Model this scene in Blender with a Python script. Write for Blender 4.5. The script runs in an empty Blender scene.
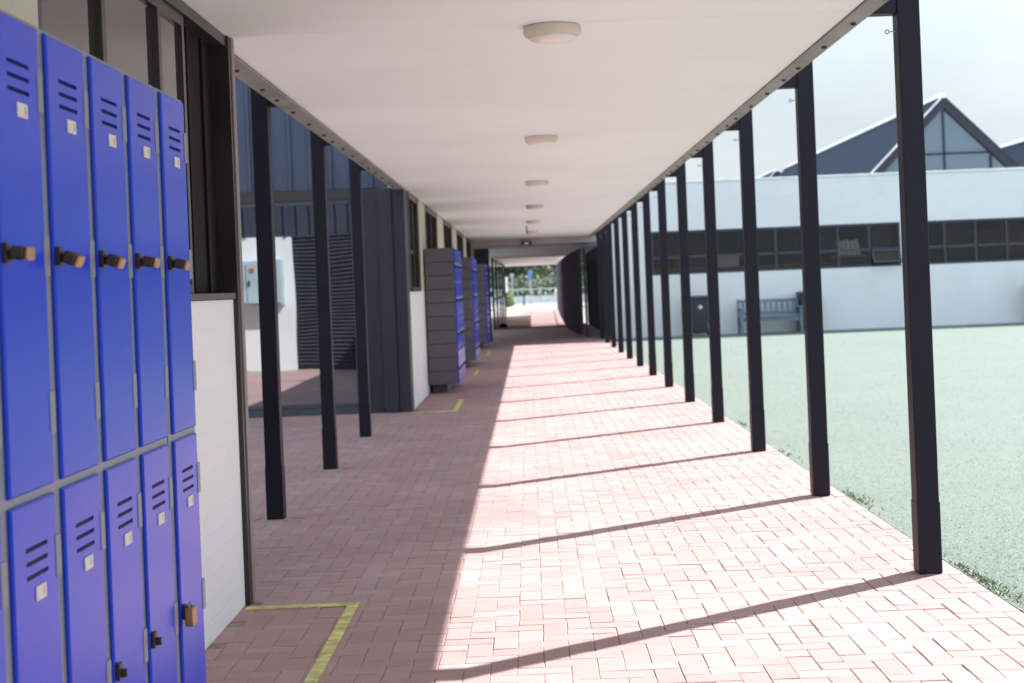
import bpy, bmesh, math, random
from mathutils import Vector, Matrix
random.seed(7)
R = math.radians
sc = bpy.context.scene
col = sc.collection

# ------------------------------------------------------------------ materials
def nodes_of(name):
    m = bpy.data.materials.new(name); m.use_nodes = True
    nt = m.node_tree
    return m, nt, nt.nodes, nt.links, nt.nodes['Principled BSDF']

def mat(name, c, rough=.5, metal=0., var=.12, scale=3., bump=0., bscale=40., spec=.5, coat=0., dirt=0.):
    """plain paint / metal / plaster with a little uneven colour, gloss and surface"""
    m, nt, N, L, P = nodes_of(name)
    tc = N.new('ShaderNodeTexCoord')
    n = N.new('ShaderNodeTexNoise'); n.inputs['Scale'].default_value = scale; n.inputs['Detail'].default_value = 6
    L.new(tc.outputs['Object'], n.inputs['Vector'])
    r = N.new('ShaderNodeValToRGB')
    r.color_ramp.elements[0].position = .3; r.color_ramp.elements[1].position = .7
    r.color_ramp.elements[0].color = (*[x*(1-var) for x in c], 1)
    r.color_ramp.elements[1].color = (*[min(1, x*(1+var)) for x in c], 1)
    L.new(n.outputs['Fac'], r.inputs['Fac'])
    L.new(r.outputs['Color'], P.inputs['Base Color'])
    mr = N.new('ShaderNodeMapRange'); mr.inputs['To Min'].default_value = max(0, rough-.08); mr.inputs['To Max'].default_value = min(1, rough+.1)
    L.new(n.outputs['Fac'], mr.inputs['Value']); L.new(mr.outputs['Result'], P.inputs['Roughness'])
    P.inputs['Metallic'].default_value = metal
    P.inputs['Specular IOR Level'].default_value = spec
    P.inputs['Coat Weight'].default_value = coat
    if bump:
        b = N.new('ShaderNodeTexNoise'); b.inputs['Scale'].default_value = bscale; b.inputs['Detail'].default_value = 5
        L.new(tc.outputs['Object'], b.inputs['Vector'])
        bp = N.new('ShaderNodeBump'); bp.inputs['Strength'].default_value = bump; bp.inputs['Distance'].default_value = .01
        L.new(b.outputs['Fac'], bp.inputs['Height']); L.new(bp.outputs['Normal'], P.inputs['Normal'])
    return m

def brick_mat(name, c, axis='Y', var=.012, bump=.2, rough=.75):
    """painted brickwork; axis = the horizontal direction of the wall"""
    m, nt, N, L, P = nodes_of(name)
    tc = N.new('ShaderNodeTexCoord'); sp = N.new('ShaderNodeSeparateXYZ'); cb = N.new('ShaderNodeCombineXYZ')
    L.new(tc.outputs['Object'], sp.inputs[0]); L.new(sp.outputs[axis], cb.inputs['X']); L.new(sp.outputs['Z'], cb.inputs['Y'])
    br = N.new('ShaderNodeTexBrick')
    br.inputs['Scale'].default_value = 1; br.inputs['Brick Width'].default_value = .23; br.inputs['Row Height'].default_value = .085
    br.inputs['Mortar Size'].default_value = .006; br.inputs['Mortar Smooth'].default_value = .6
    br.inputs['Color1'].default_value = (*[x*(1+var) for x in c], 1); br.inputs['Color2'].default_value = (*[x*(1-var) for x in c], 1)
    br.inputs['Mortar'].default_value = (*[x*.99 for x in c], 1)
    L.new(cb.outputs[0], br.inputs['Vector'])
    n = N.new('ShaderNodeTexNoise'); n.inputs['Scale'].default_value = 1.3; n.inputs['Detail'].default_value = 8
    L.new(tc.outputs['Object'], n.inputs['Vector'])
    mx = N.new('ShaderNodeMix'); mx.data_type = 'RGBA'; mx.blend_type = 'MULTIPLY'; mx.inputs['Factor'].default_value = 1
    r = N.new('ShaderNodeValToRGB'); r.color_ramp.elements[0].position = .3; r.color_ramp.elements[0].color = (.95, .95, .94, 1); r.color_ramp.elements[1].position = .6
    L.new(n.outputs['Fac'], r.inputs['Fac']); L.new(br.outputs['Color'], mx.inputs['A']); L.new(r.outputs['Color'], mx.inputs['B'])
    L.new(mx.outputs['Result'], P.inputs['Base Color'])
    n2 = N.new('ShaderNodeTexNoise'); n2.inputs['Scale'].default_value = 22; n2.inputs['Detail'].default_value = 4
    L.new(tc.outputs['Object'], n2.inputs['Vector'])
    ad = N.new('ShaderNodeMath'); ad.operation = 'MULTIPLY_ADD'; ad.inputs[1].default_value = -1.0
    L.new(br.outputs['Fac'], ad.inputs[0]); 
    m2 = N.new('ShaderNodeMath'); m2.operation = 'MULTIPLY'; m2.inputs[1].default_value = 2.0
    L.new(n2.outputs['Fac'], m2.inputs[0]); L.new(m2.outputs[0], ad.inputs[2])
    bp = N.new('ShaderNodeBump'); bp.inputs['Strength'].default_value = bump; bp.inputs['Distance'].default_value = .006
    L.new(ad.outputs[0], bp.inputs['Height']); L.new(bp.outputs['Normal'], P.inputs['Normal'])
    P.inputs['Roughness'].default_value = rough
    return m

def glass_mat(name, tint, refl=.12, ior=1.5, clear=0., rough=.01, wave=.0, tone=(1, 1, 1)):
    """window glass: a mirror coat over a dark room (clear=0) or over a see-through pane"""
    m, nt, N, L, P = nodes_of(name)
    out = N['Material Output']
    gl = N.new('ShaderNodeBsdfGlossy'); gl.inputs['Roughness'].default_value = rough; gl.inputs['Color'].default_value = (*tone, 1)
    fr = N.new('ShaderNodeFresnel'); fr.inputs['IOR'].default_value = ior
    ad = N.new('ShaderNodeMath'); ad.operation = 'ADD'; ad.use_clamp = True; ad.inputs[1].default_value = refl
    L.new(fr.outputs[0], ad.inputs[0])
    if clear > 0:
        base = N.new('ShaderNodeBsdfTransparent'); base.inputs['Color'].default_value = (*[t*clear for t in tint], 1)
    else:
        base = N.new('ShaderNodeBsdfDiffuse'); base.inputs['Color'].default_value = (*tint, 1)
    mx = N.new('ShaderNodeMixShader')
    L.new(ad.outputs[0], mx.inputs['Fac']); L.new(base.outputs[0], mx.inputs[1]); L.new(gl.outputs[0], mx.inputs[2])
    L.new(mx.outputs[0], out.inputs['Surface'])
    if wave:
        tc = N.new('ShaderNodeTexCoord'); n = N.new('ShaderNodeTexNoise'); n.inputs['Scale'].default_value = .7; n.inputs['Detail'].default_value = 1
        L.new(tc.outputs['Object'], n.inputs['Vector'])
        bp = N.new('ShaderNodeBump'); bp.inputs['Strength'].default_value = wave; bp.inputs['Distance'].default_value = .05
        L.new(n.outputs['Fac'], bp.inputs['Height']); L.new(bp.outputs['Normal'], gl.inputs['Normal'])
    return m

def paver_mat():
    m, nt, N, L, P = nodes_of('clay_pavers')
    at = N.new('ShaderNodeAttribute'); at.attribute_name = 'tone'
    tc = N.new('ShaderNodeTexCoord')
    n = N.new('ShaderNodeTexNoise'); n.inputs['Scale'].default_value = .9; n.inputs['Detail'].default_value = 9; n.inputs['Roughness'].default_value = .65
    L.new(tc.outputs['Object'], n.inputs['Vector'])
    r = N.new('ShaderNodeValToRGB'); r.color_ramp.elements[0].position = .34; r.color_ramp.elements[0].color = (.86, .84, .835, 1)
    r.color_ramp.elements[1].position = .64; r.color_ramp.elements[1].color = (1.05, 1.03, 1.02, 1)
    L.new(n.outputs['Fac'], r.inputs['Fac'])
    n2 = N.new('ShaderNodeTexNoise'); n2.inputs['Scale'].default_value = 130; n2.inputs['Detail'].default_value = 3
    L.new(tc.outputs['Object'], n2.inputs['Vector'])
    r2 = N.new('ShaderNodeValToRGB'); r2.color_ramp.elements[0].position = .3; r2.color_ramp.elements[0].color = (.82, .82, .82, 1); r2.color_ramp.elements[1].position = .7; r2.color_ramp.elements[1].color = (1.12, 1.12, 1.12, 1)
    L.new(n2.outputs['Fac'], r2.inputs['Fac'])
    a = N.new('ShaderNodeMix'); a.data_type = 'RGBA'; a.blend_type = 'MULTIPLY'; a.inputs['Factor'].default_value = 1
    b = N.new('ShaderNodeMix'); b.data_type = 'RGBA'; b.blend_type = 'MULTIPLY'; b.inputs['Factor'].default_value = 1
    L.new(at.outputs['Color'], a.inputs['A']); L.new(r.outputs['Color'], a.inputs['B'])
    L.new(a.outputs['Result'], b.inputs['A']); L.new(r2.outputs['Color'], b.inputs['B'])
    L.new(b.outputs['Result'], P.inputs['Base Color'])
    bp = N.new('ShaderNodeBump'); bp.inputs['Strength'].default_value = .35; bp.inputs['Distance'].default_value = .003
    L.new(n2.outputs['Fac'], bp.inputs['Height']); L.new(bp.outputs['Normal'], P.inputs['Normal'])
    P.inputs['Roughness'].default_value = .72
    P.inputs['Specular IOR Level'].default_value = .35
    return m

def leaf_mat(name, c1, c2):
    m, nt, N, L, P = nodes_of(name)
    at = N.new('ShaderNodeAttribute'); at.attribute_name = 'tone'
    r = N.new('ShaderNodeValToRGB'); r.color_ramp.elements[0].color = (*c1, 1); r.color_ramp.elements[1].color = (*c2, 1)
    L.new(at.outputs['Fac'], r.inputs['Fac']); L.new(r.outputs['Color'], P.inputs['Base Color'])
    P.inputs['Roughness'].default_value = .6
    return m

M = dict(
    column = mat('navy_column_paint', (.0125, .0115, .021), .5, var=.2, scale=2, bump=.04, bscale=90, spec=.22),
    beam = mat('beam_primer', (.24, .25, .235), .5, var=.25, scale=4, bump=.05),
    bolt = mat('bolt_steel', (.03, .03, .03), .5),
    ceil = mat('ceiling_paint', (.84, .92, .925), .7, var=.035, scale=.7, bump=.02),
    seam = mat('seam_filler', (.52, .50, .49), .8),
    roofsheet = mat('roof_sheeting', (.35, .36, .38), .5),
    white_y = brick_mat('white_painted_brick', (.74, .75, .75), 'Y'),
    white_x = brick_mat('white_painted_brickwork', (.80, .82, .835), 'X', bump=.15),
    cream = brick_mat('cream_brick', (.56, .53, .44), 'Y', bump=.3),
    frame = mat('dark_bronze_frame', (.022, .019, .018), .32, var=.2),
    frame_warm = mat('timber_trim', (.22, .16, .12), .5),
    sill = mat('sill_paint', (.06, .055, .055), .5),
    blackpanel = mat('black_panel', (.010, .009, .009), .7, spec=.1),
    pane = glass_mat('corridor_window_glass', (.03, .026, .026), .06),
    mirror = glass_mat('reflective_facade_glass', (.014, .015, .02), .32, wave=.10, tone=(.93, .97, 1)),
    hallglass = glass_mat('hall_window_glass', (.80, .77, .76), .0, ior=1.3, clear=.9, wave=.4),
    gableglass = glass_mat('gable_glass', (.075, .125, .17), .06, wave=.12),
    clad = mat('blue_grey_cladding', (.044, .063, .108), .45, var=.12, scale=1.5),
    darkclad = mat('dark_navy_cladding', (.018, .02, .034), .45, var=.2),
    roofblue = mat('blue_roof_sheet', (.062, .092, .145), .45, var=.15),
    trimwhite = mat('white_trim', (.8, .8, .8), .5),
    header = mat('brown_header', (.03, .024, .026), .5),
    blue = mat('locker_blue_enamel', (.016, .050, .54), .22, var=.08, scale=1.3, spec=.17, bump=.015, bscale=25),
    lockgrey = mat('locker_grey_enamel', (.17, .19, .235), .42, var=.06),
    lockside = mat('locker_side_grey', (.105, .10, .125), .45, var=.08),
    slot = mat('vent_slot_shade', (.012, .013, .06), .8),  # dark navy stands in for the shade inside the vent openings
    card = mat('label_card', (.62, .60, .55), .6),
    ink = mat('card_mark', (.05, .05, .05), .7),
    hasp = mat('hasp_steel', (.05, .035, .028), .45, .4, var=.35, scale=30),
    brass = mat('brass_body', (.36, .23, .12), .42, .75, var=.15, scale=20),
    shackle = mat('shackle_steel', (.25, .25, .25), .25, 1.),
    lampring = mat('lamp_ring', (.60, .55, .47), .5),
    lampglass = mat('lamp_diffuser', (.74, .73, .69), .3),
    yellow = mat('yellow_line_paint', (.55, .53, .20), .7, var=.4, scale=14, bump=.2),
    turf = None, bin = mat('bin_plastic', (.03, .034, .052), .5), binmark = mat('bin_sticker', (.7, .72, .74), .6),
    bench = mat('weathered_bench_timber', (.17, .225, .28), .7, var=.2, scale=6),
    bark = mat('bark', (.07, .05, .035), .9, bump=.6),
    concrete = mat('concrete', (.36, .35, .33), .85, var=.12, bump=.2),
    asphalt = mat('asphalt', (.20, .20, .20), .9, var=.15, bump=.2),
    soil = mat('joint_sand', (.27, .215, .20), .95, var=.3, scale=20),
    cab = mat('cabinet_enamel', (.42, .52, .57), .4), orange = mat('warning_orange', (.34, .15, .04), .5),
    green_rail = mat('pale_green_rail', (.45, .62, .48), .5), signblue = mat('sign_blue', (.12, .3, .6), .4),
    bag = mat('black_cloth', (.02, .018, .02), .8), galv = mat('galvanised', (.45, .47, .48), .45, .3),
    curtain = mat('curtain_cloth', (.16, .09, .06), .9), palewood = mat('pale_wood', (.45, .33, .24), .6),
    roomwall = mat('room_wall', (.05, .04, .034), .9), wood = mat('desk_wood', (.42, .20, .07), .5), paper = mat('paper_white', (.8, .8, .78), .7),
)

# ------------------------------------------------------------------ mesh helpers
class MB:
    def __init__(s): s.v = []; s.f = []; s.mi = []
    def add(s, vs, fs, m=0):
        o = len(s.v); s.v += [tuple(p) for p in vs]; s.f += [tuple(i+o for i in f) for f in fs]; s.mi += [m]*len(fs); return s
    def box(s, x0, x1, y0, y1, z0, z1, m=0):
        return s.add([(x0,y0,z0),(x1,y0,z0),(x1,y1,z0),(x0,y1,z0),(x0,y0,z1),(x1,y0,z1),(x1,y1,z1),(x0,y1,z1)],
                     [(0,3,2,1),(4,5,6,7),(0,1,5,4),(1,2,6,5),(2,3,7,6),(3,0,4,7)], m)
    def prism(s, pts, axis, a0, a1, m=0):
        """closed 2D outline pulled along an axis: 'x' -> pts are (y,z), 'y' -> (x,z), 'z' -> (x,y)"""
        f = {'x': lambda p, a: (a, p[0], p[1]), 'y': lambda p, a: (p[0], a, p[1]), 'z': lambda p, a: (p[0], p[1], a)}[axis]
        n = len(pts)
        vs = [f(p, a0) for p in pts] + [f(p, a1) for p in pts]
        fs = [tuple(range(n)), tuple(range(2*n-1, n-1, -1))] + [(i, i+n, (i+1) % n+n, (i+1) % n) for i in range(n)]
        return s.add(vs, fs, m)
    def tube(s, p, q, r0, r1=None, n=12, m=0):
        r1 = r0 if r1 is None else r1
        p, q = Vector(p), Vector(q); d = (q-p).normalized()
        a = d.orthogonal().normalized(); b = d.cross(a)
        vs = [p+(a*math.cos(t)+b*math.sin(t))*r0 for t in [2*math.pi*i/n for i in range(n)]] + [q+(a*math.cos(t)+b*math.sin(t))*r1 for t in [2*math.pi*i/n for i in range(n)]]
        return s.add(vs, [tuple(range(n-1, -1, -1)), tuple(range(n, 2*n))] + [(i, (i+1) % n, (i+1) % n+n, i+n) for i in range(n)], m)
    def lathe(s, prof, n=40, c=(0,0,0), m=0):
        vs = []
        for r, z in prof: vs += [(c[0]+r*math.cos(2*math.pi*i/n), c[1]+r*math.sin(2*math.pi*i/n), c[2]+z) for i in range(n)]
        fs = []
        for k in range(len(prof)-1):
            for i in range(n): fs.append((k*n+i, k*n+(i+1) % n, (k+1)*n+(i+1) % n, (k+1)*n+i))
        fs.append(tuple(range(n-1, -1, -1))); fs.append(tuple((len(prof)-1)*n+i for i in range(n)))
        return s.add(vs, fs, m)
    def ribs(s, axis, a0, a1, b, z0, z1, pitch=.24, depth=.03, out=-1, rib=.03, thick=.03):
        """trapezoid-ribbed sheet standing in plane b, running along axis from a0 to a1, ribs towards out"""
        pts = []; a = a0
        while a < a1-1e-6:
            e = min(a+pitch, a1)
            pts.append((a, 0))
            if a+pitch <= a1+1e-6:
                w = pitch-2*rib
                pts += [(a+w*.80, 0), (a+w*.80+rib*.4, depth), (a+w*.80+rib*1.4, depth), (a+w*.80+rib*1.8, 0)]
            a = e
        pts.append((a1, 0))
        front = [(p, b+out*d) for p, d in pts]; back = [(a1, b-out*thick), (a0, b-out*thick)]
        if axis == 'x': s.prism([(p, q) for p, q in front+back], 'z', z0, z1)
        else: s.prism([(q, p) for p, q in front+back], 'z', z0, z1)
        return s
    def build(s, name, mats, parent=None, bevel=0., smooth=False):
        me = bpy.data.meshes.new(name); me.from_pydata(s.v, [], s.f)
        for m in (mats if isinstance(mats, (list, tuple)) else [mats]): me.materials.append(m)
        me.polygons.foreach_set('material_index', s.mi)
        bm = bmesh.new(); bm.from_mesh(me); bmesh.ops.recalc_face_normals(bm, faces=bm.faces); bm.to_mesh(me); bm.free()
        o = bpy.data.objects.new(name, me); col.objects.link(o)
        if parent: o.parent = parent
        if smooth:
            for p in me.polygons: p.use_smooth = True
        if bevel:
            b = o.modifiers.new('bevel', 'BEVEL'); b.width = bevel; b.segments = 2; b.limit_method = 'ANGLE'; b.angle_limit = R(40)
        return o

def tag(o, label=None, cat=None, group=None, kind=None):
    if label: o['label'] = label
    if cat: o['category'] = cat
    if group: o['group'] = group
    if kind: o['kind'] = kind
    return o
def thing(name, loc, label, cat, group=None, rz=0):
    o = bpy.data.objects.new(name, None); col.objects.link(o); o.empty_display_size = .2
    o.location = loc; o.rotation_euler.z = rz
    return tag(o, label, cat, group)
def copy_tree(o, loc=None, label=None, parent=None):
    c = o.copy(); col.objects.link(c)
    if parent: c.parent = parent
    if loc is not None: c.location = loc
    if label: c['label'] = label
    for ch in list(o.children): copy_tree(ch, parent=c)
    return c

# ------------------------------------------------------------------ camera  (f = 1500 px, eye 1.4 m, rolled 2.3 degrees)
F = 1500.
cam = bpy.data.objects.new('camera', bpy.data.cameras.new('camera')); col.objects.link(cam)
th = .040; c_, s_ = math.cos(th), math.sin(th)
right = Vector((c_, 0, -s_)); up = Vector((s_, 0, c_)); back = Vector((0, -1, 0))
mw = Matrix((right, up, back)).transposed().to_4x4(); mw.translation = Vector((0, 0, 1.4)); cam.matrix_world = mw
cam.data.sensor_width = 36; cam.data.lens = F*36/1024
cam.data.shift_x = -17/1024; cam.data.shift_y = -55/1024
cam.data.clip_start = .05; cam.data.clip_end = 2000
cam.data.dof.use_dof = True; cam.data.dof.focus_distance = 5.2; cam.data.dof.aperture_fstop = 5.0
sc.camera = cam

# ------------------------------------------------------------------ light
EL = R(46.1); AZ = Vector((.8125, .585)).normalized()
sdir = Vector((AZ.x*math.cos(EL), AZ.y*math.cos(EL), math.sin(EL)))
sun = bpy.data.objects.new('sun', bpy.data.lights.new('sun', 'SUN')); col.objects.link(sun)
sun.data.energy = 4.55; sun.data.angle = R(.6); sun.data.color = (1, .965, .93)
sun.rotation_euler = (-sdir).to_track_quat('-Z', 'Y').to_euler(); sun.location = sdir*80
w = bpy.data.worlds.new('World'); sc.world = w; w.use_nodes = True
N, L = w.node_tree.nodes, w.node_tree.links
bg = N['Background']; bg.inputs['Strength'].default_value = .13
sky = N.new('ShaderNodeTexSky'); sky.sky_type = 'NISHITA'; sky.sun_disc = False
sky.sun_elevation = EL; sky.sun_rotation = math.atan2(AZ.x, AZ.y); sky.air_density = 1.2; sky.dust_density = 2.5
tc = N.new('ShaderNodeTexCoord'); mp = N.new('ShaderNodeMapping'); mp.inputs['Scale'].default_value = (1, 1, 2.6); mp.inputs['Location'].default_value = (.3, .1, 0)
cn = N.new('ShaderNodeTexNoise'); cn.inputs['Scale'].default_value = 2.2; cn.inputs['Detail'].default_value = 7; cn.inputs['Roughness'].default_value = .55
cr = N.new('ShaderNodeValToRGB'); cr.color_ramp.elements[0].position = .22; cr.color_ramp.elements[0].color = (.72, .72, .72, 1); cr.color_ramp.elements[1].position = .74; cr.color_ramp.elements[1].color = (1, 1, 1, 1)
mx = N.new('ShaderNodeMix'); mx.data_type = 'RGBA'; pass
sp_ = N.new('ShaderNodeSeparateXYZ'); L.new(tc.outputs['Generated'], sp_.inputs[0])
gr = N.new('ShaderNodeMapRange'); gr.inputs['From Min'].default_value = 1; gr.inputs['From Max'].default_value = -.6; L.new(sp_.outputs['Y'], gr.inputs['Value'])
cm = N.new('ShaderNodeMix'); cm.data_type = 'RGBA'; cm.inputs['A'].default_value = (1.80, 2.04, 2.25, 1); cm.inputs['B'].default_value = (3.3, 3.85, 4.5, 1)
L.new(gr.outputs['Result'], cm.inputs['Factor']); L.new(cm.outputs['Result'], mx.inputs['B'])
L.new(tc.outputs['Generated'], mp.inputs['Vector']); L.new(mp.outputs[0], cn.inputs['Vector']); L.new(cn.outputs['Fac'], cr.inputs['Fac'])
L.new(cr.outputs['Color'], mx.inputs['Factor']); L.new(sky.outputs[0], mx.inputs['A']); L.new(mx.outputs['Result'], bg.inputs['Color'])
sc.view_settings.view_transform = 'Standard'; sc.view_settings.look = 'None'; sc.view_settings.gamma = 1; sc.view_settings.exposure = 1.43
sc.cycles.max_bounces = 10; sc.cycles.diffuse_bounces = 6; sc.cycles.glossy_bounces = 4; sc.cycles.transparent_max_bounces = 12
sc.cycles.use_denoising = True; sc.cycles.sample_clamp_indirect = 8

# ------------------------------------------------------------------ ground, paving, turf
tag(MB().box(-200, 400, -100, 700, -.5, -.03).build('ground', M['concrete']), kind='structure')
tag(MB().box(-6, 1.95, -8, 55.9, -.03, -.0038).build('paving_bed', M['soil']), kind='structure')
def in_path(x, y):
    if y < -4 or y > 56: return False
    if x > 1.95: return False
    if 6.95 < y < 17.45: return x > -6
    return x > (-1.36 if y < 10 else -1.42)
def paving():
    c = .0985; vs = []; fs = []; tone = []
    rnd = random.random
    for j in range(int(-4/c), int(56/c)):
        for i in range(int(-6/c), int(1.95/c)+2):
            m = (i-j) % 4
            if m == 0: x0, y0, x1, y1 = i*c, j*c, (i+2)*c, (j+1)*c
            elif m == 3: x0, y0, x1, y1 = i*c, j*c, (i+1)*c, (j+2)*c
            else: continue
            if not in_path((x0+x1)/2-.03, (y0+y1)/2): continue
            x1 = min(x1, 1.95)
            if x1-x0 < .03: continue
            g = .0004+.0009*rnd(); dx = (rnd()-.5)*.0045; dy = (rnd()-.5)*.0045
            x0 += max(.0003, g+dx); x1 -= max(.0003, g-dx); y0 += max(.0003, g+dy); y1 -= max(.0003, g-dy)
            z = (rnd()-.5)*.0024; t1 = (rnd()-.5)*.002; t2 = (rnd()-.5)*.002; b = .0018+.0012*rnd()
            o = len(vs)
            vs += [(x0, y0, -.012), (x1, y0, -.012), (x1, y1, -.012), (x0, y1, -.012)]
            vs += [(x0, y0, z-b-t1-t2), (x1, y0, z-b+t1-t2), (x1, y1, z-b+t1+t2), (x0, y1, z-b-t1+t2)]
            vs += [(x0+b, y0+b, z-t1-t2), (x1-b, y0+b, z+t1-t2), (x1-b, y1-b, z+t1+t2), (x0+b, y1-b, z-t1+t2)]
            fs.append((o+8, o+9, o+10, o+11))
            for k in range(4):
                k2 = (k+1) % 4
                fs.append((o+4+k, o+4+k2, o+8+k2, o+8+k)); fs.append((o+k, o+k2, o+4+k2, o+4+k))
            r = rnd()
            base = (.405, .268, .260) if r < .60 else ((.42, .292, .287) if r < .84 else ((.395, .258, .25) if r < .94 else (.41, .312, .312)))
            s = .97+.06*rnd()
            tone.append((base[0]*s, base[1]*s, base[2]*s, 1))
    me = bpy.data.meshes.new('paved_path'); me.from_pydata(vs, [], fs)
    at = me.attributes.new('tone', 'FLOAT_COLOR', 'FACE')
    flat = []
    for t in tone: flat += list(t)*9
    at.data.foreach_set('color', flat)
    me.materials.append(paver_mat())
    o = bpy.data.objects.new('paved_path', me); col.objects.link(o); return tag(o, kind='structure')
paving()
tag(MB().box(-1.42, 1.95, 56, 93, -.012, 0).build('far_path', mat('far_paving', (.42, .28, .26), .8)), kind='structure')
tag(MB().box(-60, 90, 93, 150, -.03, .004).build('road', M['asphalt']), kind='structure')
tag(MB().box(-60, 90, 93, 108, .004, .05).build('pavement', M['concrete']), kind='structure')

def turf_mat():
    m, nt, N, L, P = nodes_of('turf')
    tc = N.new('ShaderNodeTexCoord')
    n = N.new('ShaderNodeTexNoise'); n.inputs['Scale'].default_value = .5; n.inputs['Detail'].default_value = 10; n.inputs['Roughness'].default_value = .7
    L.new(tc.outputs['Object'], n.inputs['Vector'])
    r = N.new('ShaderNodeValToRGB'); r.color_ramp.elements[0].position = .3; r.color_ramp.elements[0].color = (.112, .152, .126, 1); r.color_ramp.elements[1].position = .7; r.color_ramp.elements[1].color = (.134, .173, .146, 1)
    L.new(n.outputs['Fac'], r.inputs['Fac'])
    n2 = N.new('ShaderNodeTexNoise'); n2.inputs['Scale'].default_value = 150; n2.inputs['Detail'].default_value = 3
    L.new(tc.outputs['Object'], n2.inputs['Vector'])
    r2 = N.new('ShaderNodeValToRGB'); r2.color_ramp.elements[0].position = .3; r2.color_ramp.elements[0].color = (.82, .84, .83, 1); r2.color_ramp.elements[1].position = .7; r2.color_ramp.elements[1].color = (1.15, 1.15, 1.15, 1)
    L.new(n2.outputs['Fac'], r2.inputs['Fac'])
    b = N.new('ShaderNodeMix'); b.data_type = 'RGBA'; b.blend_type = 'MULTIPLY'; b.inputs['Factor'].default_value = 1
    L.new(r.outputs['Color'], b.inputs['A']); L.new(r2.outputs['Color'], b.inputs['B']); L.new(b.outputs['Result'], P.inputs['Base Color'])
    P.inputs['Roughness'].default_value = .8
    return m
tm = turf_mat()
tag(MB().box(1.96, 60, -8, 38, -.03, -.006).build('turf_ground', tm), kind='structure')
def blades():
    vs = []; fs = []; tone = []
    rnd = random.random
    for k in range(100000):
        y = 5.5*math.exp(rnd()*1.75)           # denser close by
        x = 1.965+rnd()*(y*.36-1.9) if y*.36 > 2.0 else 1.965+rnd()*.3
        if x > 14 or y > 37.8: continue
        h = .001+.0028*rnd(); wd = .0014+.00028*y*rnd()
        if x < 2.0: h *= .8
        a = rnd()*6.283; dx, dy = math.cos(a)*wd, math.sin(a)*wd
        lx, ly = (rnd()-.5)*.034, (rnd()-.5)*.034
        o = len(vs); vs += [(x-dx, y-dy, -.006), (x+dx, y+dy, -.006), (x+lx, y+ly, -.006+h)]; fs.append((o, o+1, o+2)); tone.append(rnd())
    me = bpy.data.meshes.new('turf_blades'); me.from_pydata(vs, [], fs)
    at = me.attributes.new('tone', 'FLOAT', 'FACE'); at.data.foreach_set('value', tone)
    me.materials.append(leaf_mat('turf_blade', (.120, .163, .134), (.148, .192, .161)))
    o = bpy.data.objects.new('turf', me); col.objects.link(o)
    return tag(o, 'short pale green turf covering the open lawn', 'grass', kind='stuff')
blades()
def weeds():
    vs = []; fs = []; tone = []
    rnd = random.random
    for (yc, n, ln) in ((6.75, 200, .5), (9.35, 110, .45), (11.9, 60, .4), (14.4, 40, .3)):
        for k in range(n):
            y = yc+random.gauss(0, ln*.45); x = 1.965+abs(random.gauss(0, .035)); h = .005+.016*rnd(); a = rnd()*6.283; wd = .004+.004*rnd()
            dx, dy = math.cos(a)*wd, math.sin(a)*wd; lx, ly = (rnd()-.5)*.05, (rnd()-.5)*.05
            o = len(vs); vs += [(x-dx, y-dy, -.004), (x+dx, y+dy, -.004), (x+lx, y+ly, h)]; fs.append((o, o+1, o+2)); tone.append(rnd())
    me = bpy.data.meshes.new('weeds'); me.from_pydata(vs, [], fs)
    at = me.attributes.new('tone', 'FLOAT', 'FACE'); at.data.foreach_set('value', tone)
    me.materials.append(leaf_mat('weed_leaf', (.13, .20, .085), (.20, .275, .14)))
    o = bpy.data.objects.new('weeds', me); col.objects.link(o)
    return tag(o, 'greener weed tufts along the paving edge beside the columns', 'weeds', kind='stuff')
weeds()

# yellow floor lines (4 mm sheets)
def line(segs, label):
    mb = MB()
    for x0, x1, y0, y1 in segs: mb.box(x0, x1, y0, y1, .0015, .0055)
    return tag(mb.build('floor_marking', M['yellow']), kind='structure')
line([(-.87, -.82, 3.2, 6.72), (-1.33, -.82, 6.72, 6.78)], '')
line([(-.94, -.88, 17.3, 19.0), (-1.38, -.88, 17.22, 17.3)], '')
line([(-.96, -.90, 24.2, 25.6), (-.96, -.90, 31.2, 33.4)], '')

# ------------------------------------------------------------------ walkway roof
S = 2.575; Y1 = 6.92
def colY(k): return Y1+(k-1)*S
roof = thing('walkway_roof', (0, 16, 2.6), 'long white flat roof over the brick walkway with dark edge beams', 'roof')
def rb(mb, name, m, **k):
    o = mb.build(name, m, roof, **k); o.location = (0, -16, -2.6); return o
CZ = 2.60
mb = MB()
seamY = [Y1-.06+S/2*n for n in range(-11, 27)]
seamY = [y for y in seamY if -7.9 < y < 40.2]
e = [-8]+seamY+[40.4]
for a, b in zip(e[:-1], e[1:]): mb.box(-1.40, 1.525, a+.002, b-.002, CZ, CZ+.02)
rb(mb, 'ceiling', M['ceil'])
rb(MB().box(-1.40, 1.525, -8, 40.4, CZ+.021, CZ+.05), 'ceiling_backing', M['seam'])
rb(MB().box(-1.535, 1.635, -8, 40.4, CZ+.157, CZ+.185), 'roof_deck', M['roofsheet'])
rb(MB().box(-1.6, 1.7, 37.1, 37.4, 2.44, CZ-.002), 'lintel', mat('lintel_paint', (.38, .33, .32), .6))
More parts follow.
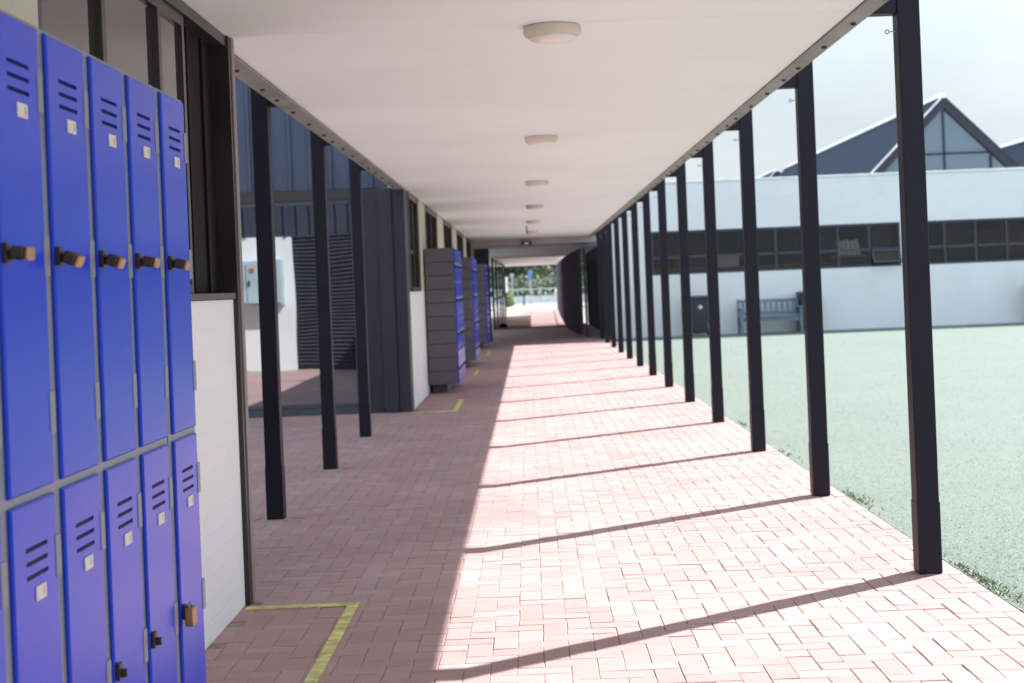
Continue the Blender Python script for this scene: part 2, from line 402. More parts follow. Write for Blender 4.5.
for side, xa, xb in ((1, 1.53, 1.625), (-1, -1.53, -1.405)):
    for k in range(-5, 14):
        y0 = colY(k)-.55; y1 = min(y0+S, 40.4)
        if y0 > 40: continue
        seg = rb(MB().box(xa, xb, y0+.006, y1-.006, CZ-.012, CZ+.155), 'roof_beam', M['beam'], bevel=.004)
        if 0 <= k < 7:
            for d in (.12, .75, 1.45, 2.2):
                bo = MB().lathe([(.014, 0), (.014, -.008), (.009, -.012)], 12).build('bolt', M['bolt'], seg)
                bo.location = ((xa+xb)/2+.01*side, y0+d, CZ-.012)

# ------------------------------------------------------------------ steel columns
def make_column(side):
    """side +1: lawn row (bracket to the left), -1: courtyard row"""
    t = thing('steel_column', (0, 0, 0), 'x', 'column')
    h = .0515
    MB().box(-h, h, -h, h, 0, 2.757).build('shaft', M['column'], t, bevel=.005)
    MB().box(-h-.0025, h+.0025, -h-.0025, h+.0025, .004, .335).build('base_sleeve', M['column'], t, bevel=.003)
    MB().box(-side*(h+.001), -side*.20, -.045, .045, CZ-.006, CZ+.09).build('top_bracket', M['column'], t, bevel=.004) if side < 0 else \
    MB().box(-.173, -h-.001, -.045, .045, CZ-.006, CZ+.09).build('top_bracket', M['column'], t, bevel=.004)
    if side > 0:
        mb = MB(); mb.tube((-h, 0, 2.515), (-h-.03, 0, 2.515), .003, n=8)
        n = 14
        for i in range(n):
            a, b = 2*math.pi*i/n, 2*math.pi*(i+1)/n
            mb.tube((-h-.039+.009*math.cos(a), 0, 2.515+.009*math.sin(a)), (-h-.039+.009*math.cos(b), 0, 2.515+.009*math.sin(b)), .003, n=6)
        mb.build('eye_hook', M['galv'], t)
    else:
        MB().box(-.09, .09, -.09, .09, -.004, .0045).build('footing', M['concrete'], t)
    return t
ordn = ['nearest', 'second', 'third', 'fourth', 'fifth', 'sixth', 'seventh', 'eighth', 'ninth', 'tenth', 'eleventh', 'twelfth', 'thirteenth']
rc = make_column(1); lc = make_column(-1)
for k in range(1, 14):
    c = rc if k == 1 else copy_tree(rc)
    c.location = (1.799, colY(k)+.045, 0)
    c['label'] = ('tall dark steel column standing nearest to the viewer at the lawn edge' if k == 1 else
                  'last dark steel column of the lawn row, beside the dark ribbed wall' if k == 13 else
                  f'dark steel column at the lawn edge, {ordn[k-1]} from the near end of its row')
    c['group'] = 'columns along the lawn edge'
for k in range(2, 5):
    c = lc if k == 2 else copy_tree(lc)
    c.location = (-1.645, colY(k)-.05, 0)
    c['label'] = ('nearest dark steel column on the courtyard side, just past the white wall', 'middle dark steel column of the three on the courtyard side', 'farthest dark steel column of the three on the courtyard side')[k-2]
    c['group'] = 'columns along the courtyard'

# ------------------------------------------------------------------ ceiling lights
lt = thing('ceiling_light', (0, 0, CZ), 'x', 'lamp', 'round lamps on the walkway ceiling')
MB().lathe([(.128, -.001), (.135, -.012), (.135, -.030), (.130, -.040), (.112, -.052), (.112, -.046)], 48).build('ring', M['lampring'], lt, smooth=False)
MB().lathe([(.110, -.045), (.110, -.056), (.100, -.064), (.06, -.070), (.02, -.072)], 40).build('diffuser', M['lampglass'], lt, smooth=True)
for k, y in enumerate((6.95, 12.05, 17.15, 22.2, 27.4, 32.5)):
    c = lt if k == 0 else copy_tree(lt)
    c.location = (.155-.008*k, y, CZ)
    c['label'] = 'largest looking round white lamp, closest to the viewer on the ceiling' if k == 0 else f'round white lamp on the walkway ceiling, {ordn[k]} from the viewer'
t = thing('exit_lamp', (.0, 29.6, CZ), 'small dark lamp hanging on a stem under the far ceiling', 'lamp')
MB().tube((0, 0, 0), (0, 0, -.16), .012).build('stem', M['frame'], t)
MB().box(-.12, .12, -.03, .03, -.21, -.16).build('lamp_body', M['lampring'], t, bevel=.005)
t = thing('emergency_lamp', (-.02, 37.05, 2.47), 'dark emergency lamp fixed on the brown lintel', 'lamp')
MB().box(-.13, .13, -.05, .048, -.05, .04).build('lamp_body', M['bolt'], t, bevel=.008)
MB().box(-.05, .05, -.07, -.052, -.035, .02).build('lens', M['lampglass'], t)

# ------------------------------------------------------------------ near building on the left
nb = thing('near_building', (-1.35, 0, 0), 'near left school building with white painted wall and dark framed windows', 'building')
def nbp(mb, name, m, p=None, **k):
    o = mb.build(name, m, p or nb, **k)
    if p is None: o.location = (1.35, 0, 0)
    return o
WX = -1.35
nbp(MB().box(-1.62, WX, -6, 6.84, 0, 1.395), 'lower_wall', M['white_y'])
nbp(MB().box(-1.62, WX, -6, 4.22, 1.396, CZ-.003), 'pier', M['cream'])
nbp(MB().box(-1.62, WX+.015, 4.225, 6.83, 1.398, 1.425), 'sill', M['sill'], bevel=.004)
wf = nbp(MB().box(-1.42, WX-.002, 4.225, 4.262, 1.463, 2.50).box(-1.42, WX-.002, 6.02, 6.06, 1.463, 2.50).box(-1.42, WX-.002, 4.225, 6.06, 2.501, 2.545)
         .box(-1.42, WX-.002, 4.225, 6.06, 1.427, 1.462).box(-1.53, WX+.012, 4.225, 6.83, 2.548, CZ-.004), 'window', M['frame'])
for ya in (4.87, 5.62): nbp(MB().box(-1.42, WX+.006, ya-.024, ya+.024, 1.463, 2.50), 'mullion', M['frame'], wf, bevel=.003)
for a, b in ((4.263, 4.845), (4.895, 5.595), (5.645, 6.018)): nbp(MB().box(-1.375, -1.367, a, b, 1.463, 2.50), 'pane', M['pane'], wf)
p = MB().box(-1.50, -1.41, 6.062, 6.83, 1.43, 2.545)
for ya in (6.30, 6.60): p.box(-1.412, -1.398, ya, ya+.06, 1.43, 2.546)
nbp(p, 'dark_panel', M['blackpanel'])
nbp(MB().box(-1.62, WX+.022, 6.842, 6.885, 0, CZ-.003), 'corner_post', M['frame'])
nbp(MB().box(-1.62, WX+.028, 6.886, 6.95, 0, CZ-.003), 'corner_trim', mat('corner_trim_grey', (.20, .17, .165), .5))
# north face towards the courtyard (seen mirrored in the glass front)
nbp(MB().box(-9, -4.41, 6.60, 6.95, 0, 2.52), 'meter_wall', M['white_x'])
q = MB().box(-4.40, -1.63, 6.6, 6.88, 0, 2.52)
for i in range(34): q.prism([(6.88, .10+i*.071), (6.945, .10+i*.071), (6.88, .155+i*.071)], 'x', -4.38, -1.64)
nbp(q, 'louvre_panel', mat('louvre_paint', (.045, .05, .066), .5))
nbp(MB().ribs('x', -9, -1.65, 6.95, 2.53, 5.2, .24, .035, 1), 'cladding', mat('slate_cladding', (.034, .044, .07), .5))
nbp(MB().box(-9, -1.65, -6, 6.90, 5.21, 5.3), 'roof', M['roofsheet'])
nbp(MB().box(-9, -1.85, -6, 6.58, 2.9, 5.2), 'upper_wall', M['clad'])
ec = thing('electrical_cabinet', (-5.2, 6.952, 1.27), 'pale electrical cabinet on the white courtyard wall, mirrored in glass', 'cabinet')
MB().box(-.62, .62, 0, .26, 0, .83).build('body', M['cab'], ec, bevel=.01)
for s in (-1, 1):
    d = MB().box(min(0, s*.6)+.01, max(0, s*.6)-.01, .262, .28, .04, .78).build('door', M['cab'], ec, bevel=.004)
    MB().box(s*.06-.015, s*.06+.015, .281, .30, .36, .46).build('handle', M['bolt'], d)
MB().box(.06, .15, .281, .284, .60, .69).build('warning_plate', M['orange'], ec)

# ------------------------------------------------------------------ classroom block behind the courtyard
cb = thing('classroom_block', (-1.41, 17.45, 0), 'far left classroom block with blue ribbed cladding and glass front', 'building')
def cbp(mb, name, m, p=None, **k):
    o = mb.build(name, m, p or cb, **k)
    if p is None: o.location = (1.41, -17.45, 0)
    return o
FY = 17.45
cbp(MB().ribs('x', -9, -1.60, FY, 2.62, 6.2, .235, .035, -1), 'cladding', M['clad'])
cbp(MB().box(-9, -1.93, FY-.03, FY+.2, 2.50, 2.615), 'header', M['header'])
gf = cbp(MB().box(-9, -1.93, FY-.02, FY+.06, .0, .085).box(-9, -1.93, FY-.012, FY+.05, .09, .13).box(-2.04, -1.93, FY-.025, FY+.06, .131, 2.498).box(-9, -2.05, FY-.01, FY+.05, 2.45, 2.498)
         .box(-5.30, -5.22, FY-.012, FY+.05, .131, 2.449), 'window', mat('slate_frame', (.05, .06, .085), .4))
cbp(MB().box(-5.21, -2.045, FY+.01, FY+.018, .131, 2.449), 'pane', M['mirror'], gf)
cbp(MB().box(-9, -5.31, FY+.01, FY+.018, .131, 2.449), 'pane', M['mirror'], gf)
cbp(MB().box(-2.0, -1.97, FY-.055, FY-.026, 1.0, 1.16), 'handle', M['bolt'], gf, bevel=.004)
cbp(MB().box(-1.925, -1.72, FY-.03, FY+.3, 0, 2.61).box(-1.72, -1.56, FY-.075, FY+.3, 0, 2.61).box(-1.56, -1.412, FY-.04, FY+.3, 0, CZ-.003), 'pilaster', M['darkclad'], bevel=.006)
BX = -1.41
cbp(MB().box(-1.68, BX, FY+.301, 40.3, 0, 1.395), 'lower_wall', M['white_y'])
wins = [(17.95, 19.35), (20.9, 23.3), (25.4, 27.8), (30.0, 32.6), (34.6, 37.0)]
prev = FY+.301
for k, (a, b) in enumerate(wins):
    if a-prev > .01: cbp(MB().box(-1.68, BX, prev, a-.002, 1.396, CZ-.003), 'pier', M['cream'] if k else M['darkclad'])
    fr = cbp(MB().box(-1.60, BX+.01, a, a+.06, 1.40, CZ-.005).box(-1.60, BX+.01, b-.06, b, 1.40, CZ-.005).box(-1.60, BX+.008, a+.061, b-.061, 2.52, CZ-.005)
             .box(-1.60, BX+.02, a+.061, b-.061, 1.398, 1.45).box(-1.58, BX, (a+b)/2-.03, (a+b)/2+.03, 1.451, 2.519).box(-1.58, BX-.004, a+.061, (a+b)/2-.031, 1.86, 1.90), 'window', M['frame'])
    cbp(MB().box(-1.50, -1.492, a+.061, (a+b)/2-.031, 1.451, 2.519), 'pane', M['pane'], fr)
    cbp(MB().box(-1.50, -1.492, (a+b)/2+.031, b-.061, 1.451, 2.519), 'pane', M['pane'], fr)
    cbp(MB().box(-1.66, BX+.018, b+.002, b+.11, 1.396, CZ-.005), 'trim', M['frame_warm'], fr)
    prev = b+.112
cbp(MB().box(-1.68, BX, prev, 40.3, 1.396, CZ-.003), 'pier', M['cream'])
cbp(MB().box(-1.66, -1.02, 39.4, 39.7, 0, 2.44), 'end_post', M['darkclad'])
cbp(MB().box(-9, -1.70, FY+.31, 40.3, 0, 6.15), 'rear_wall', M['clad'])

# ------------------------------------------------------------------ lockers
def door_mesh(w, h, vents=True, depth=.018):
    """door plate in local coordinates: y along the bank, z up, front towards +x; vents are pressed slots"""
    c = .004; mb = MB()
    y0, y1, z0, z1 = c, w-c, c, h-c
    sw0, sw1 = w*.27, w*.76
    holes = []
    if vents:
        for i in range(3):
            zt = h-.084-i*.0265; holes.append((sw0, sw1, zt-.009, zt))
    ys = sorted({y0, y1, sw0, sw1}) if vents else [y0, y1]
    zs = sorted({z0, z1, *[a for hh in holes for a in hh[2:]]})
    def q(pts): mb.add(pts, [(0, 1, 2, 3)])
    for ya, yb in zip(ys[:-1], ys[1:]):
        for za, zb in zip(zs[:-1], zs[1:]):
            hole = any(abs(ya-hh[0]) < 1e-6 and abs(za-hh[2]) < 1e-6 for hh in holes)
            if hole:
                d = max(.001, depth-.012)
                q([(depth, ya, zb), (depth, yb, zb), (d, yb, zb-.001), (d, ya, zb-.001)])
                mb.add([(d, ya, zb-.001), (d, yb, zb-.001), (depth-.001, yb, za), (depth-.001, ya, za)], [(0, 1, 2, 3)], 1)
                mb.add([(depth, ya, zb), (d, ya, zb-.001), (depth-.001, ya, za)], [(0, 1, 2)]); mb.add([(depth, yb, zb), (d, yb, zb-.001), (depth-.001, yb, za)], [(0, 1, 2)])
            else: q([(depth, ya, za), (depth, yb, za), (depth, yb, zb), (depth, ya, zb)])
    o = [(depth-c, 0, 0), (depth-c, w, 0), (depth-c, w, h), (depth-c, 0, h)]; i_ = [(depth, y0, z0), (depth, y1, z0), (depth, y1, z1), (depth, y0, z1)]
    b = [(.0005, 0, 0), (.0005, w, 0), (.0005, w, h), (.0005, 0, h)]
    for k in range(4):
        k2 = (k+1) % 4
        q([o[k], o[k2], i_[k2], i_[k]]); q([b[k], b[k2], o[k2], o[k]])
    q(b)
    me_o = mb
    return me_o
DT = .009; LW = .304; LB, LT = .10, 1.968; LM = (LB+LT)/2
DW, DH = .250, (LT-LB)/2-.019
def door_proto(parent, locked=False):
    mb = door_mesh(DW, DH, True, DT)
    me = bpy.data.meshes.new('door'); me.from_pydata(mb.v, [], mb.f); me.materials.append(M['blue']); me.materials.append(M['slot']); me.polygons.foreach_set('material_index', mb.mi)
    bm = bmesh.new(); bm.from_mesh(me); bmesh.ops.remove_doubles(bm, verts=bm.verts, dist=.00005); bmesh.ops.recalc_face_normals(bm, faces=bm.faces); bm.to_mesh(me); bm.free()
    d = bpy.data.objects.new('door', me); col.objects.link(d); d.parent = parent
    lab = MB().box(DT+.0002, DT+.0025, DW*.45, DW*.45+.056, DH-.192, DH-.164).box(DT+.0026, DT+.0029, DW*.45+.040, DW*.45+.043, DH-.186, DH-.170, 1).build('label_card', [M['card'], M['ink']], d)
    for z in (.10, DH-.17):
        hg = MB().box(DT-.004, DT+.0022, DW-.014, DW+.016, z, z+.085).build('hinge', M['lockgrey'], d, bevel=.002)
    hs = MB().box(DT+.0003, DT+.010, .001, .028, DH/2-.019, DH/2+.019).box(DT+.010, DT+.024, .008, .018, DH/2-.013, DH/2+.006).build('hasp', M['hasp'], d, bevel=.002)
    st = MB().box(-.002, DT+.0026, DW-.012, DW+.020, DH/2-.042, DH/2+.042).build('strike_plate', M['lockgrey'], d, bevel=.003)
    return d
def locker_bank(ncol, label, yend):
    a = math.atan(.010)
    t = thing('locker_bank', (-.9668+.010*(yend-4.275), yend, 0), label, 'lockers', 'blue school lockers on the near wall', -a)
    L_ = ncol*LW
    MB().box(-.345, 0, -L_+.001, -.001, LB, LT).box(-.33, -.02, -L_+.02, -.02, 0, LB-.001).build('carcass', M['lockgrey'], t, bevel=.003)
    first = None
    for k in range(ncol):
        for tier in (0, 1):
            if first is None: d = door_proto(t); first = d
            else: d = copy_tree(first, parent=t)
            d.location = (.0008, -(k+1)*LW+.028, LB+.0095+tier*(LT-LB)/2)
    return t
bankB = locker_bank(1, 'single blue locker column at the far end of the near lockers', 4.275)
bankA = locker_bank(5, 'wide bank of tall blue lockers at the left edge of the photo', 4.275-LW-.012)

def lock_at(bank, k, tier, kind, label):
    """padlock on column k (0 = far end) of a bank"""
    yl = -(k+1)*LW+.028+.011; z = LB+.0095+tier*(LT-LB)/2+DH/2
    a = bank.rotation_euler.z
    p = Vector((.030*math.cos(a)-yl*math.sin(a), .030*math.sin(a)+yl*math.cos(a), 0))+Vector(bank.location)
    t = thing('padlock', (p.x, p.y, z), label, 'padlock', 'padlocks on the blue lockers', a)
    if kind == 'hang':
        MB().box(-.011, .013, -.019, .023, -.036, .014).build('body', M['brass'], t, bevel=.004)
        mb = MB(); n = 10
        pts = [(0, .014*math.cos(math.pi*i/n), -.0+.024*math.sin(math.pi*i/n)) for i in range(n+1)]
        pts = [(0, .014, -.02)]+pts+[(0, -.014, -.02)]
        for u, v in zip(pts[:-1], pts[1:]): mb.tube(u, v, .0032, n=8)
        mb.build('shackle', M['shackle'], t)
    else:
        tilt = kind
        q = bpy.data.objects.new('body', None)
        mb = MB().box(.000, .024, -.020, .020, -.013, .013)
        o = mb.build('body', M['hasp'], t, bevel=.003); o.rotation_euler.y = tilt
        o2 = MB().box(.0242, .034, -.019, .020, -.013, .013).build('base_plate', M['brass'], t, bevel=.004); o2.rotation_euler.y = tilt
        bpy.data.objects.remove(q)
        mb = MB(); n = 8
        pts = [(-.004-.014*math.sin(math.pi*i/n), .012*math.cos(math.pi*i/n), .006) for i in range(n+1)]
        pts = [(.004, .012, .006)]+pts+[(.004, -.012, .006)]
        for u, v in zip(pts[:-1], pts[1:]): mb.tube(u, v, .003, n=8)
        mb.build('shackle', M['shackle'], t)
    return t
lock_at(bankB, 0, 1, .30, 'padlock with brass end on the upper door nearest the white wall')
lock_at(bankA, 0, 1, .22, 'wide angled padlock on the upper door second from the white wall')
lock_at(bankA, 1, 1, .42, 'drooping padlock on the upper door third from the white wall')
lock_at(bankA, 2, 1, .45, 'drooping padlock on the upper door fourth from the white wall')
lock_at(bankA, 3, 1, .10, 'level padlock on the upper door at the left edge of the photo')
lock_at(bankB, 0, 0, 'hang', 'brass padlock hanging on the lower door beside the white wall')

# far banks with slatted grey end panels, four tiers of doors
def far_bank():
    t = thing('locker_bank', (0, 0, 0), 'x', 'lockers', 'blue locker banks further down the walkway')
    ln, n = 2.03, 7
    mb = MB().box(-.39, 0, .022, ln, .125, 1.965)
    mb.box(-.37, -.16, .35, ln-.1, .0, .124)
    mb.build('carcass', M['lockside'], t, bevel=.003)
    mb = MB(); hgt = 1.84/10
    for i in range(10): mb.box(-.385, -.002, 0, .021, .127+i*hgt, .127+(i+1)*hgt-.012)
    mb.build('end_panel', M['lockside'], t, bevel=.004)
    dw = (ln-.04)/n; dh = 1.84/4; f = None
    dm = door_mesh(dw-.014, dh-.02)
    for k in range(n):
        for r in range(4):
            if f is None:
                f = dm.build('door', [M['blue'], M['slot']], t)
                MB().box(.0185, .0215, .10, .16, dh-.26, dh-.215).build('label_card', M['card'], f)
                MB().box(.0185, .034, .008, .036, dh/2-.05, dh/2-.015).build('hasp', M['hasp'], f)
                d = f
            else: d = copy_tree(f, parent=t)
            d.location = (.001, .027+k*dw, .135+r*dh)
    return t
fb = far_bank()
for k, (y, lab) in enumerate(((20.2, 'closest of the three blue locker banks with grey slatted end panels'), (26.6, 'middle of the three blue locker banks with grey slatted end panels'), (34.4, 'farthest of the three blue locker banks with grey slatted end panels'))):
    c = fb if k == 0 else copy_tree(fb)
    c.location = (-1.005, y, 0); c['label'] = lab

# ------------------------------------------------------------------ far end of the walkway
fr_ = thing('far_roof', (0, 57, 2.44), 'lower white roof over the far end of the walkway', 'roof')
o = MB().box(-1.75, 1.93, 40.45, 74, 2.44, 2.46).build('ceiling', M['ceil'], fr_); o.location = (0, -57, -2.44)
o = MB().box(-1.80, 1.95, 40.45, 74.03, 2.462, 2.62).build('roof_deck', M['roofsheet'], fr_); o.location = (0, -57, -2.44)
gs = thing('glass_screen', (-1.2, 50, 0), 'dark framed glass screen along the left side of the far walkway', 'glass screen')
fm = MB()
for y in (0, 3.6, 7.2, 10.8, 14.4): fm.box(-.04, .04, y, y+.10, 0, 2.40)
fm.box(-.035, .035, .101, 14.4, 0, .12); fm.box(-.035, .035, .101, 14.4, 2.30, 2.399); fm.box(-.03, .03, .101, 14.4, .98, 1.06)
fm.build('frame', M['frame'], gs)
for y in (0, 3.6, 7.2, 10.8):
    MB().box(-.006, .006, y+.102, y+3.598, .121, .979).build('pane', M['mirror'], gs); MB().box(-.006, .006, y+.102, y+3.598, 1.061, 2.299).build('pane', M['mirror'], gs)
gs.rotation_euler.z = R(-.6)
bgm = MB().lathe([(.10, 0), (.15, .03), (.15, .09), (.10, .14), (.04, .16)], 18)
bag = bgm.build('bag', M['bag'], smooth=True); bag.location = (-.95, 52.3, 0); bag.scale = (1.0, .8, 1)
tag(bag, 'small dark bag lying on the far paving beside the glass screen', 'bag')
# palisade fence on the right
pf = thing('palisade_fence', (1.3, 45, 0), 'dark slatted palisade fence along the right of the far walkway', 'fence')
path = [(1.40, 39.9, 2.36), (1.25, 42.5, 2.32), (1.18, 46, 2.30), (1.20, 52, 2.31), (1.33, 65, 2.42), (1.60, 86, 2.60)]
sl = MB(); rails = MB()
for (xa, ya, za), (xb, yb, zb) in zip(path[:-1], path[1:]):
    n = max(1, int((yb-ya)/.13))
    for i in range(n):
        t_ = (i+.5)/n; x = xa+(xb-xa)*t_-1.3; y = ya+(yb-ya)*t_-45; z = za+(zb-za)*t_
        sl.box(x-.022, x+.022, y-.009, y+.009, .05, z)
    for zr in (.35, 1.9): rails.tube((xa-1.3+.035, ya-45, zr), (xb-1.3+.035, yb-45, zr), .02, n=6)
fp = mat('fence_paint', (.075, .070, .10), .5); sl.build('slats', fp, pf); rails.build('rail', fp, pf)
for (x, y, z) in path: MB().box(x-1.3+.06, x-1.3+.12, y-45-.03, y-45+.03, 0, z).build('post', M['darkclad'], pf)

# ------------------------------------------------------------------ hall on the far side of the lawn
HY, HX0, HX1, HT = 38.0, 2.1, 22.0, 3.86
hall = thing('hall_building', (12, HY, 0), 'white hall across the lawn with two long dark window bands', 'building')
def hp(mb, name, m, p=None, **k):
    o = mb.build(name, m, p or hall, **k)
    if p is None: o.location = (-12, -HY, 0)
    return o
ZS, ZH = 1.55, 2.66
bandA, bandB = (3.13, 9.45), (9.78, 17.68)
hp(MB().box(HX0, HX1, HY, HY+.25, -.03, ZS), 'lower_wall', M['white_x'])
hp(MB().box(HX0, HX1, HY, HY+.25, ZH, HT), 'upper_wall', M['white_x'])
hp(MB().box(HX0-.03, HX1+.03, HY-.025, HY+.28, HT+.001, HT+.06), 'coping', M['trimwhite'], bevel=.01)
for a, b in ((HX0, bandA[0]), (bandA[1], bandB[0]), (bandB[1], HX1)): hp(MB().box(a, b, HY+.001, HY+.25, ZS+.001, ZH-.001), 'pier', M['white_x'])
slate = mat('blue_slate_frame', (.036, .043, .068), .4)
for a, b in (bandA, bandB):
    n = round((b-a)/.79); w_ = (b-a)/n; tr = ZS+(ZH-ZS)*.40
    f = MB().box(a, b, HY+.02, HY+.12, ZS+.001, ZS+.055).box(a, b, HY+.02, HY+.12, ZH-.056, ZH-.002)
    for i in range(n+1):
        x = min(max(a+i*w_, a+.028), b-.028); f.box(x-.027, x+.027, HY+.025, HY+.115, ZS+.056, ZH-.057)
    for i in range(n): f.box(a+i*w_+.056, a+(i+1)*w_-.056 if 0 else a+(i+1)*w_-.03, HY+.03, HY+.11, tr-.03, tr+.03)
    wi = hp(f, 'window', slate)
    for i in range(n):
        xa, xb = a+i*w_+.03, a+(i+1)*w_-.03
        hp(MB().box(xa, xb, HY+.06, HY+.066, tr+.031, ZH-.058), 'pane', M['hallglass'], wi)
        if (a, i) == (bandA[0], n-1):
            sash = MB().box(-.36, .36, -.02, .02, -.40, -.355).box(-.36, .36, -.02, .02, -.045, 0).box(-.36, -.31, -.02, .02, -.354, -.046).box(.31, .36, -.02, .02, -.354, -.046).build('open_sash', slate, wi)
            sash.location = ((xa+xb)/2, HY+.0, tr-.03); sash.rotation_euler.x = R(-38)
            MB().box(-.309, .309, -.004, .004, -.354, -.046).build('pane', M['hallglass'], sash)
        else: hp(MB().box(xa, xb, HY+.06, HY+.066, ZS+.057, tr-.031), 'pane', M['hallglass'], wi)
hp(MB().ribs('y', HY+.26, 54, HX0, 0, HT-.1, .30, .04, -1), 'side_cladding', mat('side_cladding_paint', (.035, .036, .055), .5))
hp(MB().box(HX0+.05, HX1, 53.8, 54, 0, HT-.05), 'rear_wall', M['white_x'])
hp(MB().box(HX1-.25, HX1, HY+.26, 53.79, 0, HT-.05), 'side_wall', M['white_x'])
hp(MB().box(HX0+.04, HX1-.26, HY+.26, 53.79, HT-.25, HT-.1), 'roof', M['roofsheet'])
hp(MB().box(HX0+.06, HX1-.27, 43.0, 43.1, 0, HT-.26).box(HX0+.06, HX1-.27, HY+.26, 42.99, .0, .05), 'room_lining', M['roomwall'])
# things inside the hall windows
dk = thing('desk', (6.6, 39.2, .05), 'brown wooden counter inside the hall windows', 'counter')
MB().box(-3.4, 2.7, -.3, .3, 1.60, 1.66).build('counter_top', M['wood'], dk, bevel=.01)
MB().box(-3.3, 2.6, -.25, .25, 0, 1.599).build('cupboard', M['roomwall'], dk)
for i in range(5):
    b = MB().box(-.045, .045, -.12, .12, 0, .40-.02*(i % 2)).build('binder', M['paper'], bevel=.006)
    b.location = (8.02+i*.115, 38.55, 1.88); b.rotation_euler.y = R(-10)
    tag(b, 'white binder leaning in the row behind the hall window glass', 'binder', 'white binders in the hall window')
for k, (x, wd) in enumerate(((9.05, .62), (10.9, .5), (12.5, .7))):
    cu = thing('curtain', (x, 38.62, 0), ('brown curtain gathered behind the open hall window', 'brown curtain behind the right hand hall window band', 'wide brown curtain at the right end of the hall windows')[k], 'curtain', 'curtains in the hall')
    pts = [(-wd/2+wd*i/40, .035*math.sin(i*1.15)) for i in range(41)]
    MB().prism(pts+[(p[0], p[1]+.01) for p in reversed(pts)], 'z', 1.75, 2.62).build('cloth', M['curtain'], cu, smooth=False)
    MB().tube((-wd/2-.1, .0, 2.64), (wd/2+.1, .0, 2.64), .012).build('rod', M['bolt'], cu)
le = thing('wall_shelf', (12.6, 40.2, 0), 'pale timber shelf seen through the right hall windows', 'shelf')
MB().box(-2.7, 3.2, -.2, .2, 2.02, 2.07).build('shelf_board', M['palewood'], le); MB().box(-2.6, 3.1, -.05, .18, 0, 2.019).build('shelf_support', M['roomwall'], le)
sh = thing('shelf', (8.25, 38.55, 0), 'low window shelf holding the white binders in the hall', 'shelf')
MB().box(-.5, .5, -.16, .16, 1.83, 1.875).build('shelf_board', M['wood'], sh); MB().box(-.48, .48, -.02, .14, 0, 1.829).build('shelf_support', M['roomwall'], sh)
pb = thing('glare_box', (5.2, 39.15, 1.712), 'added white box standing in for a bright reflection in the hall window', 'box')  # added box, takes the place of a bright glare in the glass
MB().box(-.28, .28, -.15, .15, 0, .22).build('body', M['paper'], pb, bevel=.01); MB().box(-.30, .30, -.17, .17, .221, .27).build('lid', M['paper'], pb, bevel=.01)

for k, (x, zz, wd, hh, m_, lab) in enumerate(((4.3, 1.75, 1.3, .55, 'wood', 'brown board on the hall back wall at the left of the windows'), (7.2, 1.95, .9, .6, 'palewood', 'pale board on the hall back wall behind the binders'),
        (11.3, 1.8, 1.6, .7, 'wood', 'brown board on the hall back wall behind the right window band'), (14.2, 1.9, 1.0, .6, 'paper', 'white board on the hall back wall at the right edge'))):
    bd = thing('display_board', (x*1.12, 42.96, zz), lab, 'board', 'boards on the hall back wall')
    MB().box(-wd/2, wd/2, 0, .03, 0, hh).build('panel', M[m_], bd); MB().box(-wd/2-.03, wd/2+.03, .005, .036, -.04, -.001).build('ledge', M['bolt'], bd)
# gabled roofs
def gable(x, y0, y1, zr, half, label, glazed=True):
    t = thing('gabled_building', (x, y0, 0), label, 'building', 'gabled buildings behind the hall')
    ze = zr-half
    MB().prism([(-half+.1, 0), (half-.1, 0), (half-.1, ze), (-half+.1, ze)], 'y', .3, y1-y0).build('wall', M['white_x'], t)
    for s in (-1, 1):
        th_ = .10
        mb = MB(); L_ = y1-y0; nseg = int(L_/.45)
        mb.prism([(0, zr), (s*half, ze), (s*(half+.001), ze-th_*1.4), (0, zr-th_*1.4)], 'y', .02, L_)
        for i in range(nseg):
            yy = .3+i*.45
            mb.prism([(s*.06, zr-.06+.09), (s*half, ze+.09), (s*half, ze+.002), (s*.06, zr-.058)], 'y', yy, yy+.07)
        mb.build('roof', M['roofblue'], t)
        MB().prism([(0, zr+.03), (s*(half+.05), ze-.02), (s*(half+.05), ze-.10), (0, zr-.05)], 'y', -.10, .018).build('verge_trim', M['trimwhite'] if s < 0 else M['darkclad'], t)  # same trim both sides: lit left and shaded right put into the colour
        MB().prism([(0, zr-.052), (s*(half+.05), ze-.102), (s*(half+.05), ze-.50), (0, zr-.45)], 'y', -.09, .018).build('verge_board', M['darkclad'], t)
    MB().prism([(-.22, zr-.09), (0, zr+.125), (.22, zr-.09)], 'y', -.12, y1-y0).build('ridge_cap', M['trimwhite'], t)
    g = MB().prism([(0, zr-.455), (half-.02, ze-.455), (half-.02, ze-.9), (-half+.02, ze-.9), (-half+.02, ze-.455)], 'y', .06, .10).build('gable_window', M['gableglass'], t)
    zt = zr-2.12
    MB().box(-.035, .035, .0, .058, ze-.9, zr-.54).box(-(zr-zt)+.5, zr-zt-.5, .0, .057, zt-.035, zt+.035).box(1.65, 1.74, .0, .056, ze-.9, zt-.051).build('glazing_bars', M['darkclad'], g)
    return t
gable(15.42, 55, 88, 7.78, 3.75, 'gabled blue roof with triangular glass end rising behind the white hall')
gable(25.3, 55, 88, 7.78, 3.75, 'blue roof slope at the right edge behind the hall parapet')
gable(15.45, 92, 112, 7.95, 2.0, 'small farther gable peeking over the left of the hall parapet')

